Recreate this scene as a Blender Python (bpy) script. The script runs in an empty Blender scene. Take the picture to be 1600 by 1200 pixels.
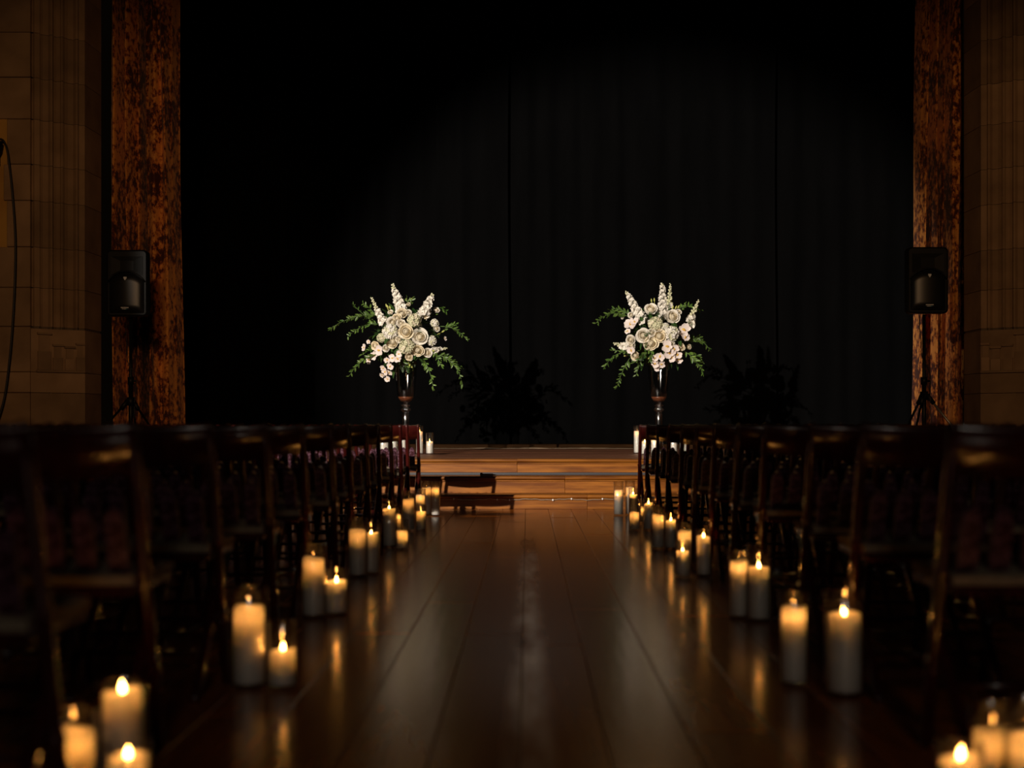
import bpy, bmesh, math, random
from mathutils import Vector, Matrix, noise

R = random.Random(7)
PI = math.pi
scene = bpy.context.scene
COL = scene.collection

# ------------------------------------------------------------------ camera
F, H0, VX, VY = 2072.0, 0.78, 824.0, 665.0      # focal length in px, eye height, vanishing point (1600x1200 frame)
cam_d = bpy.data.cameras.new('camera')
cam = bpy.data.objects.new('camera', cam_d)
COL.objects.link(cam)
cam.location = (0, 0, H0)
cam.rotation_euler = (PI / 2, 0, 0)
cam_d.sensor_width = 36
cam_d.lens = F / 1600 * 36
cam_d.shift_x = -(VX - 800) / 1600
cam_d.shift_y = (VY - 600) / 1600
cam_d.dof.use_dof = True
cam_d.dof.focus_distance = 14.5
cam_d.dof.aperture_fstop = 1.7
cam_d.clip_end = 200
scene.camera = cam

# ------------------------------------------------------------------ world, exposure, lights
w = bpy.data.worlds.new('world'); scene.world = w
w.use_nodes = True
w.node_tree.nodes['Background'].inputs[0].default_value = (1.0, 0.62, 0.32, 1)
w.node_tree.nodes['Background'].inputs[1].default_value = 0.0012
scene.view_settings.view_transform = 'Standard'
scene.view_settings.look = 'None'
scene.view_settings.exposure = 0.0
scene.view_settings.gamma = 1.0
scene.view_settings.use_curve_mapping = False
scene.cycles.transparent_max_bounces = 48
scene.cycles.sample_clamp_indirect = 2.0
scene.cycles.max_bounces = 8


def light(name, typ, loc, aim, energy, color, radius=0.1, angle=40, blend=0.5):
    d = bpy.data.lights.new(name, typ)
    d.energy = energy
    d.color = color
    if typ == 'SPOT':
        d.spot_size = math.radians(angle); d.spot_blend = blend
    d.shadow_soft_size = radius
    o = bpy.data.objects.new(name, d); COL.objects.link(o)
    o.location = loc
    o.rotation_euler = (Vector(aim) - Vector(loc)).to_track_quat('-Z', 'Y').to_euler()
    return o


# follow spot on the balcony, house left; unseen hall spots added to brighten stone and curtains; three lamps on the batten above the stage
light('balcony_spot', 'SPOT', (-6.4, -1.0, 4.75), (0.25, 15.6, 2.15), 14000, (1.0, 0.88, 0.74), 0.06, 26.5, 0.45)
light('hall_fill_left', 'SPOT', (-1.6, 0.5, 4.2), (-5.0, 14.6, 2.3), 780, (1.0, 0.56, 0.25), 0.5, 30, 0.7)
light('hall_fill_right', 'SPOT', (1.6, 0.5, 4.2), (5.0, 14.6, 2.2), 760, (1.0, 0.56, 0.25), 0.5, 30, 0.7)
light('batten_lamp_centre', 'SPOT', (-0.02, 18.6, 7.1), (-0.01, 6.4, 0), 165, (1.0, 0.84, 0.70), 0.08, 11, 0.8)
light('batten_lamp_left', 'SPOT', (-1.62, 18.6, 7.1), (-0.55, 6.0, 0), 115, (1.0, 0.46, 0.12), 0.22, 13, 0.8)
light('batten_lamp_right', 'SPOT', (1.72, 18.6, 7.1), (0.55, 5.8, 0), 150, (1.0, 0.50, 0.15), 0.22, 13, 0.8)
light('hall_fill_rear', 'SPOT', (0.3, -4.0, 3.4), (0, 7.0, 0.2), 100, (1.0, 0.86, 0.72), 0.35, 70, 0.8)  # unseen fill added behind the camera to lift candle bodies and floor


# ------------------------------------------------------------------ materials
def mat(name, color=(0.5, 0.5, 0.5), rough=0.5, **kw):
    m = bpy.data.materials.new(name); m.use_nodes = True
    b = m.node_tree.nodes['Principled BSDF']
    b.inputs['Base Color'].default_value = (*color, 1)
    b.inputs['Roughness'].default_value = rough
    for k, v in kw.items():
        b.inputs[k.replace('_', ' ')].default_value = v
    return m


def nodes(m):
    nt = m.node_tree
    return nt, nt.nodes['Principled BSDF'], nt.nodes.new, nt.links.new


def noise_mat(name, c1, c2, scale, rough=0.5, detail=4, stretch=(1, 1, 1), lo=0.35, hi=0.65, bump=0.0, coords='Object', rand=0.0, **kw):
    """two colours mixed by noise, optional bump and per-object brightness variation"""
    m = mat(name, c1, rough, **kw)
    nt, b, N, L = nodes(m)
    tc = N('ShaderNodeTexCoord'); mp = N('ShaderNodeMapping')
    mp.inputs['Scale'].default_value = stretch
    L(tc.outputs[coords], mp.inputs[0])
    info = N('ShaderNodeObjectInfo')
    add = N('ShaderNodeVectorMath'); add.operation = 'ADD'
    L(mp.outputs[0], add.inputs[0])
    sc_ = N('ShaderNodeMath'); sc_.operation = 'MULTIPLY'; sc_.inputs[1].default_value = 37.0 if rand else 0.0
    L(info.outputs['Random'], sc_.inputs[0]); L(sc_.outputs[0], add.inputs[1])
    nz = N('ShaderNodeTexNoise'); nz.inputs['Scale'].default_value = scale; nz.inputs['Detail'].default_value = detail
    L(add.outputs[0], nz.inputs['Vector'])
    rp = N('ShaderNodeValToRGB')
    rp.color_ramp.elements[0].position = lo; rp.color_ramp.elements[0].color = (*c1, 1)
    rp.color_ramp.elements[1].position = hi; rp.color_ramp.elements[1].color = (*c2, 1)
    L(nz.outputs['Fac'], rp.inputs[0])
    out = rp.outputs[0]
    if rand:
        mr = N('ShaderNodeMapRange'); mr.inputs['To Min'].default_value = 1 - rand; mr.inputs['To Max'].default_value = 1 + rand
        L(info.outputs['Random'], mr.inputs['Value'])
        vm = N('ShaderNodeVectorMath'); vm.operation = 'SCALE'
        L(out, vm.inputs[0]); L(mr.outputs[0], vm.inputs['Scale']); out = vm.outputs[0]
    L(out, b.inputs['Base Color'])
    if bump:
        bp = N('ShaderNodeBump'); bp.inputs['Strength'].default_value = bump; bp.inputs['Distance'].default_value = 0.01
        L(nz.outputs['Fac'], bp.inputs['Height']); L(bp.outputs[0], b.inputs['Normal'])
    return m


M = {}
M['floor'] = noise_mat('floor_wood', (0.22, 0.050, 0.004), (0.36, 0.098, 0.010), 5, 0.19, 6, (6, 0.5, 1), 0.3, 0.7, 0.05, rand=0.22)
# worn, blotchy aisle line, colour paled to imitate the streak of reflected light
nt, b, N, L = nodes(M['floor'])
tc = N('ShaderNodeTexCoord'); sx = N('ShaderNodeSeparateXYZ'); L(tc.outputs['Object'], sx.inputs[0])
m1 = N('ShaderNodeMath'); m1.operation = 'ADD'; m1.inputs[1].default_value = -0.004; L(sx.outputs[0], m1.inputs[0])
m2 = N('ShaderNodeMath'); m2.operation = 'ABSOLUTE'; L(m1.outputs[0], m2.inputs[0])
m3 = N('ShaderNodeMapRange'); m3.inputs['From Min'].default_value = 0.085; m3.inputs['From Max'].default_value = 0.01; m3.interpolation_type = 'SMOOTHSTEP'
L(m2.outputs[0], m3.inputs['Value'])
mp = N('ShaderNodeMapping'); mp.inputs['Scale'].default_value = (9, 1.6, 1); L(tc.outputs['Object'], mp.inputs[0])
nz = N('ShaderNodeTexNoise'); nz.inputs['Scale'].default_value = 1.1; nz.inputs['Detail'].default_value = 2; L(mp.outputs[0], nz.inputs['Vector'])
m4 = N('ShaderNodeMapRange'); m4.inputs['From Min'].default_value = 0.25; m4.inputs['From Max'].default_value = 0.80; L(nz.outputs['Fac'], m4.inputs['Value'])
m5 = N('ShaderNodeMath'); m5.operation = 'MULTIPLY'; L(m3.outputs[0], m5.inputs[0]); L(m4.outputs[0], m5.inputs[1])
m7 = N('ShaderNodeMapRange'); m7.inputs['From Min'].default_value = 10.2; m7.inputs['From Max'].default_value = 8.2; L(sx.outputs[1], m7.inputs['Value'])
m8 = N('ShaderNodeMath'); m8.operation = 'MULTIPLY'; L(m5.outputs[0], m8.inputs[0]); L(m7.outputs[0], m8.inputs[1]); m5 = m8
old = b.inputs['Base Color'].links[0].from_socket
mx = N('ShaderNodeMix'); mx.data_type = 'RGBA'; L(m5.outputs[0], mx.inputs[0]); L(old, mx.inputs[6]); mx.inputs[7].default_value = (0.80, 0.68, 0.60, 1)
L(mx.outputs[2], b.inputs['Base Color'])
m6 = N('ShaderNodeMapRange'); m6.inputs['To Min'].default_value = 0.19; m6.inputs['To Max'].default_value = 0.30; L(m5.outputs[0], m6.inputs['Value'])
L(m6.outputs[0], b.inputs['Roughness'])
M['subfloor'] = mat('subfloor', (0.012, 0.006, 0.003), 0.8)
M['riser'] = noise_mat('oak_riser', (0.125, 0.034, 0.002), (0.29, 0.10, 0.010), 3.0, 0.42, 9, (0.7, 3, 9), 0.35, 0.66, 0.05, rand=0.16, Specular_IOR_Level=0.3)
M['deck'] = noise_mat('stage_deck', (0.13, 0.048, 0.022), (0.23, 0.095, 0.050), 4, 0.45, 7, (0.5, 6, 1), 0.3, 0.7, 0.05, rand=0.2)
M['dark_wood'] = noise_mat('dark_wood', (0.020, 0.008, 0.002), (0.040, 0.017, 0.005), 6, 0.7, 5, (0.5, 4, 4), Specular_IOR_Level=0.05)
M['rubber'] = mat('black_rubber', (0.035, 0.035, 0.042), 0.5)
M['stone'] = noise_mat('limestone', (0.20, 0.120, 0.062), (0.33, 0.205, 0.110), 3.0, 0.85, 7, (1, 1, 1), 0.3, 0.72, 0.25, rand=0.22)
M['mortar'] = mat('mortar', (0.13, 0.09, 0.055), 0.9)
M['ochre'] = noise_mat('ochre_plaster', (0.40, 0.20, 0.035), (0.50, 0.27, 0.055), 3, 0.85)
M['drape'] = noise_mat('black_drape', (0.0006, 0.0006, 0.00075), (0.0013, 0.0013, 0.0015), 1.6, 0.95, 5, (3, 1, 0.5), Specular_IOR_Level=0.1)
M['lacquer'] = noise_mat('mahogany_lacquer', (0.020, 0.0025, 0.002), (0.050, 0.005, 0.004), 4, 0.25, 5, (8, 8, 0.8), 0.3, 0.7, Coat_Weight=0.7, Coat_Roughness=0.12)
M['pad'] = noise_mat('ivory_cushion', (0.19, 0.15, 0.10), (0.24, 0.19, 0.13), 40, 0.85)
M['metal'] = mat('bolt_metal', (0.45, 0.40, 0.33), 0.3, Metallic=1.0)
M['black_plastic'] = noise_mat('black_plastic', (0.004, 0.004, 0.0045), (0.007, 0.007, 0.0075), 60, 0.5, Specular_IOR_Level=0.25)
M['grille'] = noise_mat('speaker_grille', (0.006, 0.006, 0.0065), (0.010, 0.010, 0.011), 220, 0.38, 1, Specular_IOR_Level=0.5)
M['black_metal'] = mat('black_metal', (0.006, 0.006, 0.006), 0.4, Specular_IOR_Level=0.2)
M['steel'] = mat('worn_steel', (0.36, 0.34, 0.32), 0.38, Metallic=0.8)
M['white_badge'] = mat('white_badge', (0.75, 0.77, 0.80), 0.3)
M['blue_badge'] = mat('blue_badge', (0.06, 0.30, 0.42), 0.3)
M['cable'] = mat('black_cable', (0.010, 0.009, 0.009), 0.5)
M['cream_cloth'] = noise_mat('cream_cloth', (0.52, 0.36, 0.22), (0.62, 0.46, 0.31), 8, 0.85)
M['wick'] = mat('wick', (0.02, 0.015, 0.01), 0.9)
M['led_wire'] = mat('led_wire', (0.42, 0.36, 0.28), 0.35, Metallic=0.4)
M['led_bulb'] = mat('led_bulb', (0.85, 0.85, 0.85), 0.15)
M['leaf'] = noise_mat('leaf_green', (0.050, 0.120, 0.018), (0.140, 0.225, 0.045), 14, 0.42, rand=0.3)
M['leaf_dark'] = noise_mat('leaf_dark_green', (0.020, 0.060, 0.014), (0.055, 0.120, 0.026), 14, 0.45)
M['stem'] = mat('stem_green', (0.07, 0.13, 0.03), 0.5)
M['white_petal'] = noise_mat('white_petal', (0.84, 0.79, 0.70), (0.90, 0.86, 0.79), 30, 0.6, rand=0.06)
M['cream_petal'] = noise_mat('cream_petal', (0.84, 0.74, 0.54), (0.88, 0.80, 0.64), 20, 0.6, rand=0.07)
M['green_white'] = noise_mat('green_white_petal', (0.66, 0.66, 0.40), (0.80, 0.76, 0.56), 25, 0.6)
M['blush_petal'] = noise_mat('blush_white_petal', (0.80, 0.68, 0.63), (0.88, 0.79, 0.75), 30, 0.55, rand=0.05)
M['yellow'] = mat('orchid_throat', (0.75, 0.45, 0.08), 0.5)
M['bud'] = mat('green_bud', (0.50, 0.52, 0.14), 0.5)

# damask curtain velvet
m = mat('damask_velvet', (0.2, 0.06, 0.01), 0.75, Sheen_Weight=0.15)
nt, b, N, L = nodes(m)
tc = N('ShaderNodeTexCoord'); mp = N('ShaderNodeMapping'); mp.inputs['Scale'].default_value = (1, 1, 0.75)
L(tc.outputs['Object'], mp.inputs[0])
n1 = N('ShaderNodeTexNoise'); n1.inputs['Scale'].default_value = 17; n1.inputs['Detail'].default_value = 8; n1.inputs['Roughness'].default_value = 0.66
n2 = N('ShaderNodeTexNoise'); n2.inputs['Scale'].default_value = 2.6; n2.inputs['Detail'].default_value = 3
L(mp.outputs[0], n1.inputs['Vector']); L(mp.outputs[0], n2.inputs['Vector'])
ad = N('ShaderNodeMath'); ad.operation = 'MULTIPLY_ADD'; ad.inputs[1].default_value = 0.55
L(n2.outputs['Fac'], ad.inputs[0]); L(n1.outputs['Fac'], ad.inputs[2])
rp = N('ShaderNodeValToRGB')
rp.color_ramp.elements[0].position = 0.70; rp.color_ramp.elements[0].color = (0.070, 0.009, 0.002, 1)
rp.color_ramp.elements[1].position = 0.84; rp.color_ramp.elements[1].color = (0.85, 0.34, 0.065, 1)
e = rp.color_ramp.elements.new(0.77); e.color = (0.46, 0.115, 0.014, 1)
L(ad.outputs[0], rp.inputs[0]); L(rp.outputs[0], b.inputs['Base Color'])
M['damask'] = m

# brocade on the chair splats
m = mat('maroon_brocade', (0.05, 0.004, 0.01), 0.45)
nt, b, N, L = nodes(m)
tc = N('ShaderNodeTexCoord')
vo = N('ShaderNodeTexVoronoi'); vo.inputs['Scale'].default_value = 75
n1 = N('ShaderNodeTexNoise'); n1.inputs['Scale'].default_value = 30; n1.inputs['Detail'].default_value = 3
L(tc.outputs['Object'], vo.inputs['Vector']); L(tc.outputs['Object'], n1.inputs['Vector'])
ml = N('ShaderNodeMath'); ml.operation = 'MULTIPLY'
L(vo.outputs['Distance'], ml.inputs[0]); L(n1.outputs['Fac'], ml.inputs[1])
rp = N('ShaderNodeValToRGB')
rp.color_ramp.elements[0].position = 0.20; rp.color_ramp.elements[0].color = (0.030, 0.002, 0.005, 1)
rp.color_ramp.elements[1].position = 0.33; rp.color_ramp.elements[1].color = (0.12, 0.055, 0.085, 1)
L(ml.outputs[0], rp.inputs[0]); L(rp.outputs[0], b.inputs['Base Color'])
M['brocade'] = m

# candle wax
m = mat('ivory_wax', (0.92, 0.88, 0.82), 0.45, Subsurface_Weight=1.0, Subsurface_Scale=0.042)
b = m.node_tree.nodes['Principled BSDF']
b.inputs['Subsurface Radius'].default_value = (1.0, 1.0, 1.0)
M['wax'] = m

# flame
m = bpy.data.materials.new('candle_flame'); m.use_nodes = True
nt = m.node_tree; nt.nodes.clear()
em = nt.nodes.new('ShaderNodeEmission'); out = nt.nodes.new('ShaderNodeOutputMaterial')
em.inputs[0].default_value = (1.0, 0.38, 0.070, 1); em.inputs[1].default_value = 120
nt.links.new(em.outputs[0], out.inputs[0])
M['flame'] = m


def glass_mat(name, tint=(0.97, 0.97, 0.96), rough=0.03, base=0.03, edge=0.55):
    m = bpy.data.materials.new(name); m.use_nodes = True
    nt = m.node_tree; nt.nodes.clear()
    N, L = nt.nodes.new, nt.links.new
    o = N('ShaderNodeOutputMaterial'); t = N('ShaderNodeBsdfTransparent'); g = N('ShaderNodeBsdfGlossy')
    t.inputs[0].default_value = (*tint, 1); g.inputs['Roughness'].default_value = rough
    lw = N('ShaderNodeLayerWeight'); lw.inputs[0].default_value = 0.18
    mr = N('ShaderNodeMapRange'); mr.inputs['To Min'].default_value = base; mr.inputs['To Max'].default_value = edge
    L(lw.outputs['Facing'], mr.inputs['Value'])
    mx = N('ShaderNodeMixShader')
    L(mr.outputs[0], mx.inputs[0]); L(t.outputs[0], mx.inputs[1]); L(g.outputs[0], mx.inputs[2]); L(mx.outputs[0], o.inputs[0])
    return m


M['glass'] = glass_mat('clear_glass', (0.97, 0.97, 0.96), 0.05, 0.06, 0.72)
M['vase_glass'] = glass_mat('vase_glass', (0.93, 0.93, 0.93), 0.05, 0.05, 0.7)
M['vase_stem'] = glass_mat('vase_stem_glass', (0.80, 0.76, 0.74), 0.12, 0.26, 0.85)
M['amber'] = noise_mat('amber_pebbles', (0.11, 0.030, 0.012), (0.26, 0.085, 0.035), 60, 0.35)


# ------------------------------------------------------------------ mesh helpers
class MB:
    def __init__(s):
        s.v, s.f, s.mi, s.sm = [], [], [], []

    def add(s, vs, fs, mi=0, smooth=False):
        o = len(s.v)
        s.v += [tuple(p) for p in vs]
        for f in fs:
            s.f.append([i + o for i in f]); s.mi.append(mi); s.sm.append(smooth)
        return s

    def box(s, x0, x1, y0, y1, z0, z1, mi=0):
        vs = [(x, y, z) for z in (z0, z1) for y in (y0, y1) for x in (x0, x1)]
        return s.add(vs, [(0, 2, 3, 1), (4, 5, 7, 6), (0, 1, 5, 4), (2, 6, 7, 3), (0, 4, 6, 2), (1, 3, 7, 5)], mi)

    def cbox(s, x0, x1, y0, y1, z0, z1, c=0.004, mi=0):
        """box with chamfered edges"""
        bm = bmesh.new()
        bmesh.ops.create_cube(bm, size=1)
        for v in bm.verts:
            v.co = Vector(((x0 + x1) / 2 + v.co.x * (x1 - x0), (y0 + y1) / 2 + v.co.y * (y1 - y0), (z0 + z1) / 2 + v.co.z * (z1 - z0)))
        bmesh.ops.bevel(bm, geom=bm.edges[:], offset=c, segments=1, affect='EDGES')
        bm.verts.index_update()
        s.add([v.co for v in bm.verts], [[v.index for v in f.verts] for f in bm.faces], mi)
        bm.free()
        return s

    def prism(s, pts, z0, z1, mi=0):
        """extrude a plan polygon (x, y) from z0 to z1"""
        n = len(pts)
        vs = [(x, y, z0) for x, y in pts] + [(x, y, z1) for x, y in pts]
        fs = [(i, (i + 1) % n, n + (i + 1) % n, n + i) for i in range(n)]
        return s.add(vs, fs + [tuple(range(n - 1, -1, -1)), tuple(range(n, 2 * n))], mi)

    def lathe(s, prof, n=20, c=(0, 0, 0), mi=0, closed=False, wob=None):
        """profile [(r, z)] turned about z"""
        vs, fs = [], []
        m_ = len(prof)
        for k, (r, z) in enumerate(prof):
            for i in range(n):
                a = 2 * PI * i / n
                dz = wob(k, a) if wob else 0
                vs.append((c[0] + r * math.cos(a), c[1] + r * math.sin(a), c[2] + z + dz))
        for k in range(m_ - 1 if not closed else m_):
            k2 = (k + 1) % m_
            for i in range(n):
                j = (i + 1) % n
                fs.append((k * n + i, k * n + j, k2 * n + j, k2 * n + i))
        return s.add(vs, fs, mi, True)

    def tube(s, path, rad, n=8, mi=0, smooth=True):
        """tube along 3d points, rad a number or a list"""
        P = [Vector(p) for p in path]
        if not isinstance(rad, (list, tuple)):
            rad = [rad] * len(P)
        vs, fs = [], []
        t0 = (P[1] - P[0]).normalized()
        ref = Vector((0, 0, 1)) if abs(t0.z) < 0.9 else Vector((1, 0, 0))
        u = t0.cross(ref).normalized()
        for k, p in enumerate(P):
            t = (P[min(k + 1, len(P) - 1)] - P[max(k - 1, 0)]).normalized()
            u = (u - t * u.dot(t)).normalized()
            v = t.cross(u)
            for i in range(n):
                a = 2 * PI * i / n
                vs.append(p + (u * math.cos(a) + v * math.sin(a)) * rad[k])
        for k in range(len(P) - 1):
            for i in range(n):
                j = (i + 1) % n
                fs.append((k * n + i, k * n + j, (k + 1) * n + j, (k + 1) * n + i))
        fs.append(tuple(range(n - 1, -1, -1)))
        fs.append(tuple(range((len(P) - 1) * n, len(P) * n)))
        return s.add(vs, fs, mi, smooth)

    def grid(s, fn, nu, nv, mi=0, smooth=True):
        vs = [fn(i / nu, j / nv) for j in range(nv + 1) for i in range(nu + 1)]
        fs = [(j * (nu + 1) + i, j * (nu + 1) + i + 1, (j + 1) * (nu + 1) + i + 1, (j + 1) * (nu + 1) + i) for j in range(nv) for i in range(nu)]
        return s.add(vs, fs, mi, smooth)

    def merge(s, other, mtx, mi=None):
        o = len(s.v)
        s.v += [tuple(mtx @ Vector(p)) for p in other.v]
        for f, a, b_ in zip(other.f, other.mi, other.sm):
            s.f.append([i + o for i in f]); s.mi.append(a if mi is None else mi); s.sm.append(b_)
        return s

    def mesh(s, name, mats):
        me = bpy.data.meshes.new(name)
        me.from_pydata(s.v, [], s.f)
        if not isinstance(mats, (list, tuple)):
            mats = [mats]
        for m_ in mats:
            me.materials.append(M[m_])
        me.polygons.foreach_set('material_index', s.mi)
        me.polygons.foreach_set('use_smooth', s.sm)
        me.update()
        return me

    def obj(s, name, mats, parent=None, loc=None):
        return link(name, s.mesh(name, mats), parent, loc)


def link(name, me, parent=None, loc=None, rot=None, scale=None):
    o = bpy.data.objects.new(name, me)
    COL.objects.link(o)
    if parent is not None:
        o.parent = parent
    if loc is not None:
        o.location = loc
    if rot is not None:
        o.rotation_euler = rot
    if scale is not None:
        o.scale = scale
    return o


def tag(o, label=None, cat=None, group=None, kind=None):
    if label: o['label'] = label
    if cat: o['category'] = cat
    if group: o['group'] = group
    if kind: o['kind'] = kind
    return o


def thing(name, loc, label, cat, group=None, rz=0):
    o = link(name, None, None, loc)
    o.rotation_euler = (0, 0, rz)
    return tag(o, label, cat, group)


def at(px, py, D):
    return Vector(((px - VX) * D / F, D, H0 - (py - VY) * D / F))


ORD = ['', 'first', 'second', 'third', 'fourth', 'fifth', 'sixth', 'seventh', 'eighth', 'ninth', 'tenth', 'eleventh', 'twelfth', 'thirteenth']

# ------------------------------------------------------------------ floor
YS = 12.40                      # foot of the first riser
fl = MB().box(-6.6, 6.6, 0.6, YS + 0.3, -0.10, -0.024).obj('floor', 'subfloor')
tag(fl, 'dark polished wooden plank floor of the aisle and hall', 'floor', kind='structure')
PW = 0.212
cols = range(-26, 26)
for ci in cols:
    x0 = ci * PW - 0.018
    y = 0.6 - R.uniform(0, 2.6)
    while y < YS:
        y1 = y + R.uniform(2.4, 3.4)
        a, b_ = max(y, 0.6), min(y1, YS)
        if YS - b_ < 0.5: b_ = YS; y1 = YS
        dz = R.uniform(-0.0012, 0.0)
        if b_ - a > 0.1:
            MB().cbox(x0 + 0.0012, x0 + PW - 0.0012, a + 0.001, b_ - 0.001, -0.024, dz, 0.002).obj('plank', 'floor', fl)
        y = y1

# ------------------------------------------------------------------ stage with three oak steps
SZ = [0.134, 0.294, 0.4525]
SY = [YS, YS + 0.32, YS + 0.64]
XW = 6.6
DECK = SZ[2]
stage = MB().box(-XW, XW, SY[0] + 0.03, 20.5, 0.0, SZ[0] - 0.03).box(-XW, XW, SY[1] + 0.03, 20.5, SZ[0] - 0.03, SZ[1] - 0.03).box(-XW, XW, SY[2] + 0.03, 20.5, SZ[1] - 0.03, DECK - 0.03).obj('floor_stage', 'subfloor')
tag(stage, 'low oak stage platform with three steps across the end of the aisle', 'stage', kind='structure')
joints = [[-4.1, -2.2, 0.56, 2.6, 4.7], [-3.5, -1.75, 0.36, 3.0, 5.1], [-4.4, -2.6, -0.10, 2.1, 4.2]]
for s in range(3):
    zb = 0.0 if s == 0 else SZ[s - 1]
    xs = [-XW] + joints[s] + [XW]
    for a, b_ in zip(xs[:-1], xs[1:]):
        MB().cbox(a + 0.001, b_ - 0.001, SY[s], SY[s] + 0.03, zb, SZ[s] - 0.034, 0.0015).obj('riser_board', 'riser', stage)
        # moulding under the nosing and the rounded nosing itself
        MB().cbox(a + 0.001, b_ - 0.001, SY[s] - 0.010, SY[s] + 0.004, SZ[s] - 0.050, SZ[s] - 0.034, 0.004).obj('scotia_strip', 'riser', stage)
        mb = MB()
        pf = [(SY[s] + 0.03, SZ[s] - 0.034), (SY[s] - 0.018, SZ[s] - 0.034), (SY[s] - 0.028, SZ[s] - 0.027), (SY[s] - 0.031, SZ[s] - 0.017), (SY[s] - 0.028, SZ[s] - 0.007), (SY[s] - 0.018, SZ[s]), (SY[s] + 0.03, SZ[s])]
        n = len(pf)
        mb.add([(a + 0.0008, y, z) for y, z in pf] + [(b_ - 0.0008, y, z) for y, z in pf], [(i, (i + 1) % n, n + (i + 1) % n, n + i) for i in range(n)] + [tuple(range(n)), tuple(range(2 * n - 1, n - 1, -1))])
        mb.obj('nosing', 'riser', stage)
    if s < 2:
        for a, b_ in zip(xs[:-1], xs[1:]):
            for q in range(2):
                ya = SY[s] + 0.03 + q * 0.145
                MB().cbox(a + 0.001, b_ - 0.001, ya + 0.0008, ya + 0.1442, SZ[s] - 0.03, SZ[s], 0.0015).obj('tread_board', 'riser', stage)
MB().cbox(-XW, XW, SY[2] - 0.028, SY[2] - 0.0005, SZ[1] + 0.0005, SZ[1] + 0.026, 0.003).obj('edge_strip', 'rubber', stage)
yy = SY[2] + 0.03
k = 0
while yy < 18.8:
    wd = 0.115
    cut = R.uniform(-3, 3)
    for a, b_ in ((-XW, cut), (cut, XW)):
        MB().cbox(a + 0.001, b_ - 0.001, yy + 0.0012, yy + wd - 0.0012, DECK - 0.03, DECK - R.uniform(0, 0.0015), 0.0015).obj('deck_board', 'deck', stage)
    yy += wd
curb = MB().cbox(-XW, XW, 18.80, 20.4, DECK - 0.03, DECK + 0.062, 0.006).obj('trim_1', 'dark_wood')
tag(curb, 'low dark brown ledge along the back of the stage under the drapes', 'ledge', kind='structure')

# ------------------------------------------------------------------ proscenium walls of limestone blocks
P0, P1, P2 = (-5.32, 14.20), (-4.850, 14.53), (-4.83, 15.03)
DETAIL = [(0, 0), (.025, -.03), (.05, -.03), (.07, 0), (.165, .004), (.185, -.028), (.24, -.04), (.33, -.026), (.36, .012), (.385, .02), (.405, .010), (.42, -.028), (.49, -.040), (.545, -.014), (.56, .012), (.58, .016), (.60, -.018), (.615, .002), (.63, -.022), (.70, -.038), (.80, -.036), (.83, .008), (.855, .018), (.88, .008), (.895, -.022), (.96, -.012), (1.0, 0)]
dx, dy = P1[0] - P0[0], P1[1] - P0[1]
ln = math.hypot(dx, dy)
nx, ny = dy / ln, -dx / ln


def jamb(off, plain=False):
    pts = []
    for t, d in (DETAIL if not plain else [(0, .012), (1, .012)]):
        d = d + off
        pts.append((P0[0] + dx * t + nx * d, P0[1] + dy * t + ny * d))
    pts += [(P2[0] + off, P2[1]), (P0[0] - 0.0, P2[1])]
    return pts


def zc(py): return H0 + (VY - py) * 14.2 / F


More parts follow.
